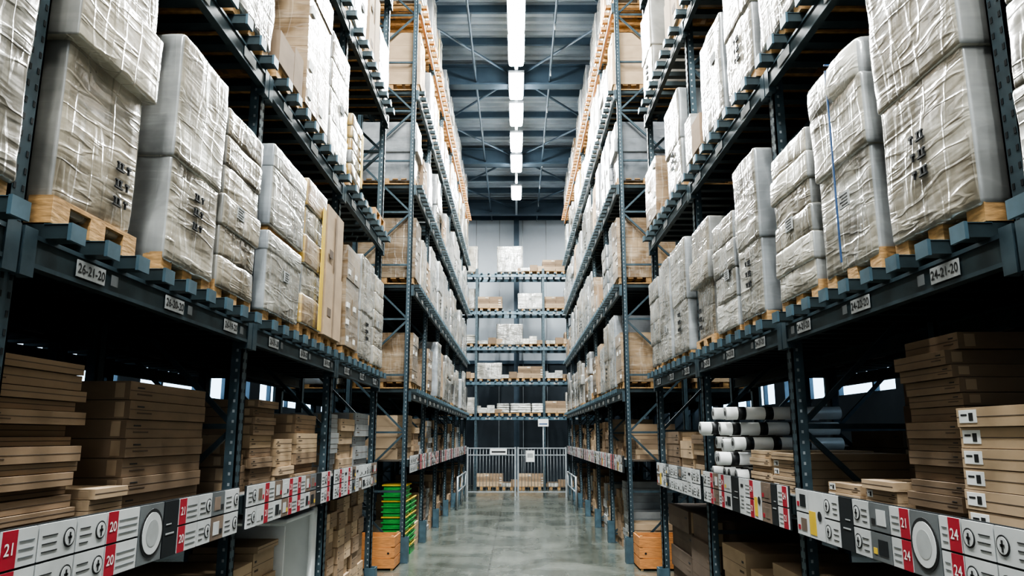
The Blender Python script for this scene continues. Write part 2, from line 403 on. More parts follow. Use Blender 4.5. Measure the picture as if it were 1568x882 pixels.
# ------------------------------------------------------------------ pallet loads
def pallet(b, w, d, z=0.0):
    for xx in (-d/2, -0.05, d/2-0.1):
        for yy in (-w/2, -0.06, w/2-0.12):
            b.box(xx, xx+0.1, yy, yy+0.12, z+0.02, z+0.095, 'wood')
    for yy in (-w/2, -0.06, w/2-0.12):
        b.box(-d/2, d/2, yy, yy+0.12, z, z+0.02, 'wood')
    n = 7
    for i in range(n):
        xx = -d/2+(d-0.1)*i/(n-1); b.box(xx, xx+0.1, -w/2, w/2, z+0.095, z+0.115, 'wood')
    return z+0.115

def printmarks(b, d, w, z, rn):
    for s in (-1, 1):
        x0, x1 = s*(d/2+0.003), s*(d/2+0.012)
        yy = rn.uniform(-w*0.25, w*0.2)
        b.box(x0, x1, yy-0.06, yy+0.06, z, z+0.085, 'grey')
        for k in range(4): b.box(x1, x1+s*0.001, yy-0.05, yy+0.025+0.02*(k % 2), z+0.012+k*0.018, z+0.018+k*0.018, 'black')

def symbols(b, d, w, z, y):
    """small printed transport symbols (arrows, umbrella, fragile) and a text block"""
    for s in (-1, 1):
        x0, x1 = s*(d/2+0.003), s*(d/2+0.013)
        for k in range(3):
            zz = z+k*0.085
            b.box(x0, x1, y-0.07, y-0.005, zz, zz+0.008, 'black')
            for q in range(2):
                b.box(x0, x1, y-0.06+q*0.03, y-0.05+q*0.03, zz+0.01, zz+0.035, 'black'); b.box(x0, x1, y-0.067+q*0.03, y-0.043+q*0.03, zz+0.035, zz+0.042, 'black')
            b.box(x0, x1, y+0.02, y+0.05, zz+0.03, zz+0.042, 'black'); b.box(x0, x1, y+0.032, y+0.038, zz+0.005, zz+0.03, 'black')

def load(name, w, d, h, style, seed):
    rn = random.Random(seed); b = MB(); z = pallet(b, min(w, 0.8)-.03, d*0.95)
    zf = z-0.045     # film skirt drops over the pallet deck
    hh = h-z; hx, hy = d/2, w/2
    if style in ('film', 'filmw'):
        k = style
        b.rbox(-hx, hx, -hy, hy, zf, h, k, 'films', k, 0.025, 0.07, 0.016, seed)
        if rn.random() < .7: printmarks(b, d, w, z+hh*rn.uniform(.2, .6), rn)
    elif style == 'stack2':
        m = z+hh*rn.uniform(.42, .52)
        b.rbox(-hx+.01, hx-.01, -hy+.01, hy-.01, zf, m, 'film', 'films', 'film', 0.02, 0.07, 0.010, seed)
        b.box(-hx+.03, hx-.03, -hy+.04, hy-.04, m, m+0.035, 'wood')
        b.rbox(-hx, hx, -hy, hy, m+0.035, h, 'film', 'films', 'filmw', 0.02, 0.07, 0.010, seed+3)
        b.rbox(-hx-.004, hx+.004, -hy-.004, hy+.004, m+(h-m)*.72, h+.004, 'filmw', 'films', 'filmw', 0.02, 0.07, 0.006, seed+3)
        b.rbox(-hx+.004, hx-.004, -hy+.004, hy-.004, zf+(m-zf)*.74, m+.002, 'filmw', 'films', 'filmw', 0.02, 0.07, 0.006, seed+3)
        printmarks(b, d-.02, w, z+hh*.2, rn)
    elif style == 'cap':
        m = z+hh*0.46
        b.rbox(-hx+.05, hx-.05, -hy+.04, hy-.04, zf, m+0.05, 'film', 'films', 'film', 0.025, 0.07, 0.012, seed)
        b.rbox(-hx-.01, hx+.01, -hy-.005, hy+.005, m, m+hh*0.24, 'filmw', 'films', 'filmw', 0.015, 0.06, 0.012, seed+1)
        b.rbox(-hx+.02, hx-.02, -hy+.015, hy-.015, m+hh*0.2, h, 'film', 'films', 'film', 0.025, 0.07, 0.012, seed+2)
        symbols(b, d-.08, w, z+0.1, hy*0.5)
    elif style == 'tall':
        m = z+hh*0.42
        b.rbox(-hx+.012, hx-.012, -hy+.012, hy-.012, zf, m+.02, 'film', 'films', 'film', 0.025, 0.06, 0.012, seed)
        b.rbox(-hx, hx, -hy, hy, m, h, 'film', 'films', 'filmw', 0.025, 0.06, 0.012, seed+2)
        symbols(b, d-.02, w, z+0.2, hy*0.1)
    elif style == 'layers':
        zz = zf; n = rn.randint(4, 6)
        for i in range(n):
            o = rn.uniform(0, 0.022); dz = (h-zf)/n
            b.rbox(-hx+o, hx-o, -hy+o, hy-o, zz, zz+dz+.01 if i < n-1 else h, rn.choice(['film', 'film', 'filmw']), 'films', 'film', 0.02, 0.06, 0.012, seed+i)
            zz += dz
        printmarks(b, d-.02, w, z+hh*.4, rn)
    elif style == 'strapped':
        b.rbox(-hx+.02, hx-.02, -hy+.02, hy-.02, zf, z+hh*.5, 'film', 'films', 'film', 0.025, 0.06, 0.012, seed)
        b.rbox(-hx, hx, -hy, hy, z+hh*.47, z+hh*.82, 'film', 'films', 'film', 0.025, 0.06, 0.014, seed+1)
        b.rbox(-hx-.01, hx+.01, -hy, hy+.01, z+hh*.78, h, 'filmw', 'films', 'filmw', 0.05, 0.06, 0.02, seed+2)
        for s in (-1, 1): b.box(s*(hx+.012), s*(hx+.02), .02, .032, z, h-0.03, 'blue')
        b.box(-hx-.02, hx+.02, .02, .032, h+0.003, h+0.01, 'blue')
        printmarks(b, d, w, z+hh*.25, rn)
    elif style in ('cartons', 'filmb'):
        nz = rn.randint(4, 6); dz = hh/nz
        for i in range(nz):
            ny = 2 if i % 2 == 0 else 1
            for j in range(ny):
                ya = -hy+j*2*hy/ny; yb = ya+2*hy/ny-0.006
                o = rn.uniform(0, .015)
                b.box(-hx+o, hx-o, ya+.003, yb, z+i*dz+.003, z+(i+1)*dz, 'filmb' if style == 'filmb' else rn.choice(['card', 'cardl']))
                if rn.random() < .5: b.box(-hx-.002, hx+.002, ya+.06, ya+.16, z+i*dz+dz*.3, z+i*dz+dz*.6, 'white')
    elif style == 'yellow':
        nz = 5; dz = hh/nz
        for i in range(nz):
            o = rn.uniform(0, .02)
            b.rbox(-hx+o, hx-o, -hy+o, hy-o, z+i*dz, z+(i+1)*dz, 'film' if i in (1, 3) else 'filmb', 'filmy' if i != 1 else 'films', 'filmw', 0.02, .07, .012, seed+i)
        for s in (-1, 1): b.box(s*(hx+.006), s*(hx+.014), hy*.45, hy*.75, z, h*.9, 'yellow')
    elif style == 'bigcard':
        b.box(-hx, hx, -hy, hy, z, z+hh*.5-.004, 'cardl'); b.box(-hx+.01, hx-.01, -hy+.01, hy-.005, z+hh*.5, h, 'cardl')
        for s in (-1, 1):
            b.box(s*hx, s*(hx+.002), -.03, .03, z, h-.02, 'card')
            for q in (0.15, .6): b.box(s*hx, s*(hx+.003), -hy*.7, -hy*.3, z+hh*q, z+hh*q+.08, 'cardd')
    elif style == 'low':
        xs = -hx
        while xs < hx-.2:
            wd = rn.uniform(.3, .55); xe = min(xs+wd, hx); ys = -hy
            while ys < hy-.12:
                we = rn.uniform(.25, .45); ye = min(ys+we, hy)
                b.box(xs, xe-.01, ys, ye-.01, z, z+hh*rn.uniform(.4, 1), rn.choice(['card', 'cardl', 'card', 'filmw'])); ys = ye
            xs = xe
    elif style == 'empty':
        n = max(1, int(h/0.13)); zz = z+0.001
        for i in range(n-1): zz = pallet(b, min(w, .8), d*.95, zz)+.001
    elif style == 'sacks':
        for i in range(4):
            for j in range(2):
                b.rbox(-hx+.02*i, hx-.02*i, -hy+j*hy+.01, j*hy-.01, z+hh*i/4, z+hh*(i+1)/4+.01, 'filmw', 'filmw', 'filmw', .05, .06, .02, seed+i*3+j)
    return b.mesh('pallet_load_'+style)

NAMES = {'cartons': 'carton_pallet_load', 'bigcard': 'carton_pallet_load', 'low': 'carton_pallet_load', 'empty': 'wooden_pallet_stack', 'sacks': 'sack_pallet_load'}
_cache = {}
def place(style, w, d, h, seed, x, y, z, rz=0.0):
    key = (style, w, d, h, seed)
    if key not in _cache: _cache[key] = load(style, w, d, h, style, seed)
    o = bpy.data.objects.new(NAMES.get(style, 'wrapped_pallet_load'), _cache[key]); scene.collection.objects.link(o)
    o.location = (x, y, z); o.rotation_euler = (0, 0, rz); return o
LD = 1.14; LX = 1.83+LD/2

def face(style, ya, yb, h, seed, side, lev=0, dx=0.0):
    place(style, round(yb-ya, 3), LD, h, seed, side*(LX+dx), (ya+yb)/2, LV[lev]+0.067)

for a in [('film', 1.95, 2.62, 1.5, 1), ('layers', 1.1, 1.85, 1.35, 2), ('film', 0.3, 1.0, 1.4, 3),
          ('cap', 2.86, 3.56, 1.62, 4), ('tall', 3.80, 4.46, 1.36, 5), ('layers', 4.50, 5.17, 1.25, 6),
          ('stack2', 5.37, 6.25, 1.35, 7), ('yellow', 6.32, 6.98, 1.42, 8), ('bigcard', 7.05, 7.72, 1.40, 9),
          ('filmb', 7.95, 8.6, 1.22, 10), ('tall', 8.72, 9.48, 1.31, 11), ('layers', 9.6, 10.25, 1.25, 12)]:
    face(a[0], a[1], a[2], a[3], a[4], -1)
for a in [('layers', 1.9, 2.62, 1.45, 21), ('film', 1.1, 1.8, 1.4, 22), ('film', 0.3, 1.0, 1.3, 23),
          ('tall', 2.86, 3.60, 1.64, 24), ('strapped', 3.72, 4.42, 1.30, 25), ('layers', 4.52, 5.20, 1.12, 26),
          ('tall', 5.50, 6.10, 1.36, 27), ('layers', 6.18, 6.88, 1.07, 28), ('cap', 7.0, 7.74, 1.27, 29),
          ('tall', 7.98, 8.75, 1.32, 30), ('film', 8.85, 9.5, 1.30, 31), ('layers', 9.6, 10.25, 1.22, 32)]:
    face(a[0], a[1], a[2], a[3], a[4], 1)
for a in [('film', 2.85, 3.6, 1.5, 41), ('layers', 3.7, 4.35, 1.3, 42), ('film', 4.45, 5.18, 1.45, 43),
          ('low', 5.36, 6.0, 0.55, 44), ('filmb', 6.08, 6.85, 1.45, 45), ('layers', 6.92, 7.72, 1.3, 46),
          ('yellow', 7.92, 8.5, 0.85, 47), ('empty', 8.65, 9.4, 0.13, 48), ('empty', 9.5, 10.25, 0.26, 49)]:
    face(a[0], a[1], a[2], a[3], a[4], -1, 1)
for a in [('film', 2.85, 3.6, 1.3, 51), ('layers', 3.7, 4.35, 1.0, 52), ('film', 4.45, 5.18, 1.3, 53),
          ('tall', 5.38, 6.1, 1.35, 54), ('film', 6.2, 6.95, 1.05, 55), ('low', 7.05, 7.7, 0.6, 56),
          ('tall', 7.95, 8.75, 1.16, 57), ('empty', 8.85, 9.3, 0.13, 58), ('filmb', 9.45, 10.25, 0.92, 59)]:
    face(a[0], a[1], a[2], a[3], a[4], 1, 1)

VAR = [('film', .74, LD, 1.35, 101), ('filmw', .74, LD, 1.2, 102), ('tall', .72, LD, 1.4, 103), ('layers', .74, LD, 1.15, 104), ('filmw', .72, LD, 1.45, 105),
       ('stack2', .74, LD, 1.3, 106), ('cap', .74, LD, 1.25, 107), ('filmb', .74, LD, 1.0, 108), ('layers', .7, LD, 1.4, 109), ('cartons', .72, LD, .8, 110),
       ('film', .72, LD, .95, 111), ('yellow', .7, LD, 1.1, 112), ('low', .76, LD, .75, 113), ('filmw', .7, LD, 1.05, 114), ('bigcard', .7, LD, 1.2, 115), ('empty', .76, LD, .3, 116)]
WT = [6, 6, 6, 6, 5, 4, 4, 5, 5, 4.5, 4, 2, 3.5, 5, 3.5, 1.2]
def bayfill(y0, bay, side, lev, xoff=0.0, first=None):
    for j in range(3):
        skip = R.random() < 0.05
        v = R.choices(VAR, WT)[0]
        if first and j == 0: v = first
        elif skip: continue
        yy = y0+bay*BAY+0.05+0.405+j*0.81+R.uniform(-.015, .015)
        place(*v, side*(LX+xoff+R.uniform(0, .05)), yy, LV[lev]+0.067)
FB = {0: VAR[7], 1: ('filmb', .74, LD, 1.25, 120), 2: VAR[6], 3: ('cartons', .72, LD, 1.2, 121), 4: VAR[1]}
for side in (-1, 1):
    for bay in range(0, 5):
        for lev in range(5):
            if bay >= 2 and lev < 2: continue
            if bay == 1 and lev == 0: continue
            if bay == 0 and lev > 2: continue
            bayfill(Y1, bay, side, lev)
    for bay in range(6):
        for lev in range(5): bayfill(Y2, bay, side, lev, first=FB[lev] if bay == 0 else None)
    for bay in range(1, 5):
        for lev in (0, 1): bayfill(Y1, bay, side, lev, 1.32)
    for bay in range(3):
        bayfill(Y2, bay, side, 0, 1.32); bayfill(Y2, bay, side, 1, 1.32)

# ------------------------------------------------------------------ price panels along lower shelf
def price_panels(y0, nb, side, seed, detail=True, nums=('20', '21'), seq=None):
    rn = random.Random(seed); b = MB(); s = side; xf = XFR; texts = []
    for i in range(nb):
        y = y0+i*BAY+0.08; ye = y0+(i+1)*BAY-0.08; n = 0
        b.box(s*(xf-0.045), s*(xf-0.037), y-.02, ye+.02, 1.47, 1.765, 'steel_d')
        x1 = xf-0.055
        while y < ye-0.10:
            w = min(rn.uniform(.14, .25), ye-y); kind = rn.choices(['wt2', 'wt1', 'red', 'dark', 'ring', 'yel', 'photo'], [5, 2.5, 3, 2.2, .4, 1, 4])[0]
            if seq and i == 1 and n < len(seq): kind, w = seq[n]; w = min(w, ye-y)
            n += 1
            rows = [(1.475, 1.612), (1.622, 1.76)] if kind in ('wt2', 'red', 'photo') else [(1.475, 1.76)]
            for (za, zb) in rows:
                bk = {'wt2': 'pw', 'wt1': 'pw', 'red': 'pw', 'dark': 'steel_d', 'ring': 'pg', 'yel': 'pw', 'photo': rn.choice(['pg', 'pk', 'pw'])}[kind]
                b.box(s*(xf-.045), s*x1, y, y+w-.012, za, zb, bk)
                f0, f1 = s*x1, s*(x1-.002); cy = y+w/2; cz = (za+zb)/2
                if kind == 'wt2':
                    for k in range(3): b.box(f0, f1, y+.02, y+w*rn.uniform(.35, .5), za+.03+k*.03, za+.034+k*.03, 'black')
                    b.cyl((f0, y+w-.06, cz), (s*(x1-.003), y+w-.06, cz), .040, 'black', 20); b.cyl((f0, y+w-.06, cz), (s*(x1-.0045), y+w-.06, cz), .033, 'pw', 20)
                    b.box(f0, s*(x1-.006), y+w-.065, y+w-.055, cz-.025, cz+.02, 'black'); b.box(f0, s*(x1-.006), y+w-.073, y+w-.047, cz-.005, cz+.005, 'black')
                elif kind == 'wt1':
                    for k in range(4): b.box(f0, f1, y+.03, y+w*rn.uniform(.5, .85), za+.05+k*.03, za+.056+k*.03, 'pg')
                    b.box(f0, f1, y+.03, y+w*.6, zb-.07, zb-.045, 'black')
                elif kind == 'red':
                    rw = min(.085, w*.6)
                    b.box(f0, f1, y, y+rw, za, zb, 'red'); texts.append((rn.choice(nums), y+rw/2, cz))
                    for k in range(3): b.box(f0, f1, y+rw+.015, y+w-.03, za+.03+k*.03, za+.034+k*.03, 'pg')
                elif kind == 'dark':
                    b.box(f0, f1, y+.03, y+w*.7, cz-.03, cz-.022, 'grey'); b.box(f0, f1, y+.03, y+w*.5, cz+.02, cz+.026, 'grey')
                elif kind == 'photo':
                    b.box(f0, f1, y+w*.15, y+w*.6, za+.03, zb-.03, rn.choice(['pk', 'pw', 'steel_d'])); b.box(f0, f1, y+w*.68, y+w*.86, za+.03, za+.06, rn.choice(['yellow', 'black', 'red']))
                elif kind == 'ring':
                    rr_ = min(.12, w*.47)
                    b.cyl((f0, cy, cz), (s*(x1-.003), cy, cz), rr_, 'black', 28); b.cyl((f0, cy, cz), (s*(x1-.005), cy, cz), rr_*.86, 'pw', 28); b.cyl((f0, cy, cz), (s*(x1-.006), cy, cz), rr_*.55, 'grey', 28)
                elif kind == 'yel':
                    b.box(f0, f1, y+w*.5, y+w-.02, za+.02, cz+.02, 'yellow'); b.cyl((f0, y+w*.25, cz), (s*(x1-.003), y+w*.25, cz), .03, 'black', 16)
            y += w
    o = b.obj('shelf_price_panels')
    if detail:
        rot = (math.pi/2, 0, math.pi/2 if s < 0 else -math.pi/2)
        for (t, yy, zz) in texts: text(None, t, (s*(xf-.0585), yy, zz), rot, .062, 'white', o)
SL = [('red', .22), ('wt2', .26), ('wt2', .24), ('red', .30), ('ring', .26), ('dark', .18), ('red', .26), ('wt2', .2), ('photo', .2), ('wt2', .25)]
SR = [('wt2', .25), ('wt2', .22), ('red', .17), ('ring', .25), ('red', .2), ('photo', .22), ('wt2', .2), ('dark', .18), ('wt2', .22), ('yel', .25), ('photo', .22)]
price_panels(Y1+BAY, 4, -1, 5, seq=SL, nums=('20', '21')); price_panels(Y1+BAY, 4, 1, 8, nums=('24', '21'), seq=SR)
price_panels(Y2, 6, -1, 15, False); price_panels(Y2, 6, 1, 18, False)

# ------------------------------------------------------------------ carton stacks
def stack(side, xf, depth, y0, y1, z, hs, seed, tone=None, jit=.03, label=False, name='cardboard_box_stack', split=1):
    rn = random.Random(seed); b = MB(); s = side; zz = z
    for h in hs:
        for q in range(split):
            ya = y0+(y1-y0)*q/split; yb = y0+(y1-y0)*(q+1)/split-(.006 if split > 1 else 0)
            a, c = rn.uniform(-jit, jit)*.6, rn.uniform(-jit, jit)
            t = tone or rn.choice(['card', 'cardl', 'card'])
            x0 = xf+max(-.02, c); x1 = x0+depth
            b.box(s*x0, s*x1, ya+a, yb+a, zz, zz+h-.003, t)
            b.box(s*(x0-.001), s*x0, ya+a+.002, yb+a-.002, zz+h*.5-.002, zz+h*.5+.002, 'cardd')
            b.box(s*(x0+.03), s*(x0+.08), ya+a-.001, ya+a, zz+.01, zz+h-.012, 'cardl')
            if h > .05:
                b.box(s*(x0-.0015), s*x0, ya+a+(yb-ya)*.08, ya+a+(yb-ya)*.25, zz+h*.28, zz+h*.36, 'cardd')
                b.box(s*(x0-.0015), s*x0, ya+a+(yb-ya)*.08, ya+a+(yb-ya)*.16, zz+h*.62, zz+h*.7, 'black')
                if label: b.box(s*(x0-.002), s*x0, yb+a-(yb-ya)*.24, yb+a-.02, zz+h*.2, zz+h*.85, 'white'); b.box(s*(x0-.003), s*x0, yb+a-(yb-ya)*.2, yb+a-(yb-ya)*.15, zz+h*.3, zz+h*.7, 'black'); b.box(s*(x0-.003), s*x0, yb+a-(yb-ya)*.13, yb+a-.035, zz+h*.55, zz+h*.65, 'black')
        zz += h
    return b.obj(name, (0, 0, 0), bevel=.004)
ZS = 1.70
rn = random.Random(3)
stack(-1, 2.02, .85, 2.8, 3.5, ZS, [.05, .04, .055, .04, .06, .045, .07, .04, .05, .06, .045, .05, .07, .05], 1, 'card', .05)
stack(-1, 2.04, .9, 3.98, 4.95, ZS, [.1, .09, .1, .1, .1, .1, .1], 2, 'card', .012, split=1)
stack(-1, 1.98, .3, 3.6, 3.9, ZS, [.06, .05, .05], 3, 'cardl', .02)
stack(-1, 2.05, .8, 5.4, 5.75, ZS, [.09, .1, .08, .08], 4, 'card')
stack(-1, 2.0, .8, 5.8, 6.3, ZS, [.07, .09, .08, .07, .1, .08, .06, .07, .06], 5)
stack(-1, 1.98, .7, 6.36, 6.8, ZS, [.08, .07, .09, .06, .08], 6, 'cardl')
stack(-1, 2.0, .8, 6.9, 7.6, ZS, [.07, .08, .1, .08, .1, .08, .09], 7)
stack(-1, 2.0, .8, 7.95, 8.5, ZS, [.1, .12, .1, .12, .1, .1], 8, 'grey'); stack(-1, 2.0, .8, 8.6, 9.3, ZS, [.15, .16, .15, .14], 9, 'cardl'); stack(-1, 2.0, .8, 9.4, 10.2, ZS, [.12, .16, .12, .15, .14], 10, 'grey')
stack(1, 1.97, .8, 2.80, 3.42, ZS, [.09, .085, .09, .085, .09, .085], 11, 'cardl', .012, label=True)
stack(1, 2.02, .75, 3.5, 3.98, ZS, [.06, .07, .06, .07, .07, .06, .08, .07, .06, .07, .06, .07, .08], 12, 'card', .035)
stack(1, 1.97, .5, 4.06, 4.42, ZS, [.055, .06, .05], 13, 'cardl', .02, label=True); stack(1, 1.97, .5, 4.5, 4.95, ZS, [.06, .06], 14, 'cardl', .02, label=True)
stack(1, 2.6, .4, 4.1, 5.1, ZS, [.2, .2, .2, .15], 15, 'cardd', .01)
stack(1, 1.97, .8, 5.45, 5.95, ZS, [.06, .05, .06, .06, .05], 16, 'cardl', .02, label=True); stack(1, 1.98, .8, 6.0, 6.5, ZS, [.06, .06, .05, .06, .06], 17, 'cardl', .02)
stack(1, 1.98, .8, 7.95, 8.6, ZS, [.1, .1, .12, .1], 18); stack(1, 1.98, .8, 8.7, 9.3, ZS, [.15, .2, .1], 19, 'cardl'); stack(1, 1.98, .8, 9.4, 10.2, ZS, [.15, .16, .15], 20)
# white rolls with black bands (right, second bay): loosely piled, poking into the aisle
b = MB()
for r_ in range(5):
    for c_ in range(4):
        if r_ == 4 and c_ in (1, 3): continue
        yy = 6.74+c_*.24+(.05 if r_ % 2 else 0); zz = ZS+.062+r_*.135
        xa = 1.90+rn.uniform(0, .05) if r_ < 1 else 1.78+rn.uniform(-.08, .2)
        tl = rn.uniform(-.04, .04); tz = rn.uniform(-.012, .012) if r_ else 0
        P = lambda q: (xa+q, yy+tl*(1-q/.95), zz+tz*(1-q/.95))
        b.cyl(P(0), (2.85, yy, zz), .056, 'wplastic', 16)
        b.cyl(P(-.002), P(0), .05, 'grey', 16); b.cyl(P(-.004), P(0), .022, 'black', 12)
        for q in (.10, .34, .6): b.cyl(P(q), P(q+.07), .0575, 'black', 16)
b.obj('fabric_roll_pile')
# floor level
stack(-1, 2.0, .9, 2.9, 4.0, 0, [.2, .2, .25, .2, .2], 30); stack(-1, 2.0, .9, 4.1, 5.1, 0, [.2, .22, .2, .2, .2], 31)
stack(-1, 1.98, .8, 5.42, 5.95, 0, [.2, .2, .2, .22, .2, .15], 32, 'cardl'); stack(-1, 1.98, .5, 6.0, 6.5, 0, [.22, .2, .2, .2, .2, .2, .05], 33, 'cardl')
stack(-1, 1.99, .9, 7.95, 8.55, 0, [.16, .17, .16, .17, .16, .16, .16, .16], 34, split=2); stack(-1, 1.99, .9, 8.65, 9.3, 0, [.18, .18, .18, .18, .18, .18, .18, .15], 35, split=2)
stack(-1, 1.99, .9, 9.45, 10.15, 0, [.18]*8, 36, split=2)
stack(1, 1.99, .9, 2.9, 4.0, 0, [.2, .22, .2, .2, .2], 40); stack(1, 1.99, .9, 4.1, 5.1, 0, [.2, .2, .2, .25, .2], 41)
stack(1, 1.99, .9, 5.4, 6.1, 0, [.25, .25, .25, .2, .2], 42, 'cardl'); stack(1, 1.99, .9, 6.2, 6.75, 0, [.2, .2, .2, .2, .2], 43, 'cardl'); stack(1, 1.99, .9, 6.85, 7.6, 0, [.2, .2, .25, .2, .25], 44)
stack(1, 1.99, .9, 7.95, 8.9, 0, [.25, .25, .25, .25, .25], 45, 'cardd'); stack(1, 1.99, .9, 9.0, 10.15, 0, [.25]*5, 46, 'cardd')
b = MB()
def tub(b, cx, y0, y1, z0, z1):
    t = .02
    b.rbox(cx-.45, cx-.45+t, y0, y1, z0, z1, 'wplastic', 'wplastic', 'wplastic', .008, .1, 0)
    b.rbox(cx-.45, cx, y0, y0+t, z0, z1-.05, 'wplastic', 'wplastic', 'wplastic', .008, .1, 0)
    b.rbox(cx-.45, cx, y1-t, y1, z0, z1, 'wplastic', 'wplastic', 'wplastic', .008, .1, 0)
    b.rbox(cx-.03, cx+.02, y1-.12, y1+.02, z0, z1+.03, 'wplastic', 'wplastic', 'wplastic', .02, .1, 0)
    b.rbox(cx-.45, cx+.02, y0-.02, y1+.02, z1-.03, z1+.01, 'wplastic', 'wplastic', 'wplastic', .015, .1, 0)
    b.rbox(cx-.45, cx, y0, y1, z0, z0+.03, 'wplastic', 'wplastic', 'wplastic', .008, .1, 0)
tub(b, -1.97, 6.65, 7.62, 0, 1.40)
b.obj('white_plastic_tub')

def crate(side):
    b = MB(); s = side; x0, x1 = 1.96, 2.92; ya, yb = Y2-.75, Y2-.12
    for k in range(3):
        z = .03+k*.165
        b.box(s*x0, s*x1, ya, ya+.02, z, z+.15, 'woodo'); b.box(s*x0, s*x1, yb-.02, yb, z, z+.15, 'woodo')
        b.box(s*x0, s*(x0+.02), ya+.02, yb-.02, z, z+.15, 'woodo'); b.box(s*(x1-.02), s*x1, ya+.02, yb-.02, z, z+.15, 'woodo')
    for xx in (x0+.02, x1-.06):
        for yy in (ya+.02, yb-.06): b.box(s*xx, s*(xx+.04), yy, yy+.04, 0, .53, 'wood')
    b.box(s*(x0+.02), s*(x1-.02), ya+.02, yb-.02, .03, .05, 'wood')
    for k in range(3): b.cyl((s*(x0+.1+k*.35), ya-.003, .26), (s*(x0+.1+k*.35), ya, .26), .018, 'steel_d', 10)
    b.obj('wooden_crate')
crate(-1); crate(1)
b = MB()
for cx, cy, n in ((-2.14, 13.85, 13), (-2.14, 14.6, 10)):
    z = 0.0
    b.box(cx-.2, cx+.2, cy-.28, cy+.28, 0, .1, 'green')
    for i in range(n):
        z = .1+i*.09; k = 'green' if i % 3 else 'yellow'
        b.box(cx-.22, cx+.22, cy-.30, cy+.30, z+.065, z+.085, k); b.box(cx-.19, cx+.19, cy-.27, cy+.27, z, z+.065, 'green')
b.obj('plastic_bin_stack')

for side in (-1, 1):
    for i in range(6):
        y0 = Y2+i*BAY+.1
        for (z, maxh) in ((ZS, .85), (0, 1.35)):
            y = y0
            if z == 0 and i == 0 and side == -1: y = y0+1.65
            while y < y0+2.2:
                w = rn.uniform(.35, .75); w = min(w, y0+2.33-y)
                hh = rn.uniform(.3, .95)*maxh; n = max(2, int(hh/rn.uniform(.08, .18)))
                stack(side, rn.uniform(1.97, 2.1), .85, y+.02, y+w-.02, z, [hh/n]*n, rn.randint(0, 9999), rn.choice([None, 'card', 'cardl', 'grey', 'cardd', 'cardl']), .02)
                y += w+.02
for side in (-1, 1):
    for i in range(4):
        for z in (ZS, 0):
            for q in range(2):
                y0 = Y1+BAY+i*BAY+.15+q*1.15
                n = rn.randint(2, 4)
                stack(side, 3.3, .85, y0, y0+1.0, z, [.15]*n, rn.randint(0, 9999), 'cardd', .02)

# ------------------------------------------------------------------ back rack (facing the aisle)
YR = 31.0
b = MB(); BL = [z+H for z in (.77, 2.19, 3.61, 5.12, 6.71)]; BB = 2.79
xs = [-1.67-BB, -1.67, 1.12, 1.12+BB]
for x in xs:
    for yy in (YR, YR+1.0):
        b.box(x-.05, x+.05, yy, yy+.08, 0, BL[-1]+.25, 'steel')
        if yy == YR:
            z = .1
            while z < BL[-1]: b.box(x-.01, x+.01, yy-.002, yy, z, z+.03, 'steel_d'); z += .15
    z = .2; k = 0
    while z < BL[-1]-1:
        b.box(x-.015, x+.015, YR+.05, YR+1.05, z, z+.03, 'steel'); b.bar((x, YR+(.05 if k % 2 else 1.03), z), (x, YR+(1.03 if k % 2 else .05), z+1), .03, .03, 'steel'); z += 1; k += 1
for z in BL:
    for i in range(3):
        xa, xb = xs[i]+.05, xs[i+1]-.05
        for yy in (YR-.04, YR+1.0): b.box(xa-.04, xb+.04, yy, yy+.05, z-.12, z, 'steel_l')
        for j in range(9):
            xx = xa+.15+(xb-xa-.3)*j/8; b.box(xx-.04, xx+.04, YR-.15, YR+1.05, z, z+.05, 'steel_l')
        for j in range(3):
            xx = xa+.45+j*.88; b.box(xx-.1, xx+.1, YR-.046, YR-.041, z-.1, z-.03, 'grey')
b.obj('pallet_rack')
bv = [('low', 1.12, .8, .5, 201), ('cartons', 1.1, .8, .6, 202), ('filmw', 1.1, .8, .75, 203), ('low', 1.12, .8, .4, 204), ('sacks', 1.1, .8, .5, 205), ('film', 1.1, .8, .95, 206), ('filmw', 1.1, .78, 1.2, 207), ('empty', 1.12, .8, .13, 208)]
plan = {4: [None, 6, 3, 1, 7], 3: [1, None, 2, 1, 5], 2: [3, 5, 0, 3, 1], 1: [2, 3, 1, 0, 3], 0: [0, 4, 4, 1, 5]}
for li, row in plan.items():
    for j, vi in enumerate(row):
        if vi is None: continue
        x = [-1.15, -.28, .6, 1.65, 2.55][j]
        place(*bv[vi], x, YR+.5, BL[li]+.051, math.pi/2)
    for x in (-2.2, -3.1):
        place(*bv[(li+2) % 8], x, YR+.5, BL[li]+.051, math.pi/2)
for x, vi in ((-1.1, 1), (-.2, 3), (.6, 1), (1.7, 3)): place(*bv[vi], x, YR+.5, 0.001, math.pi/2)

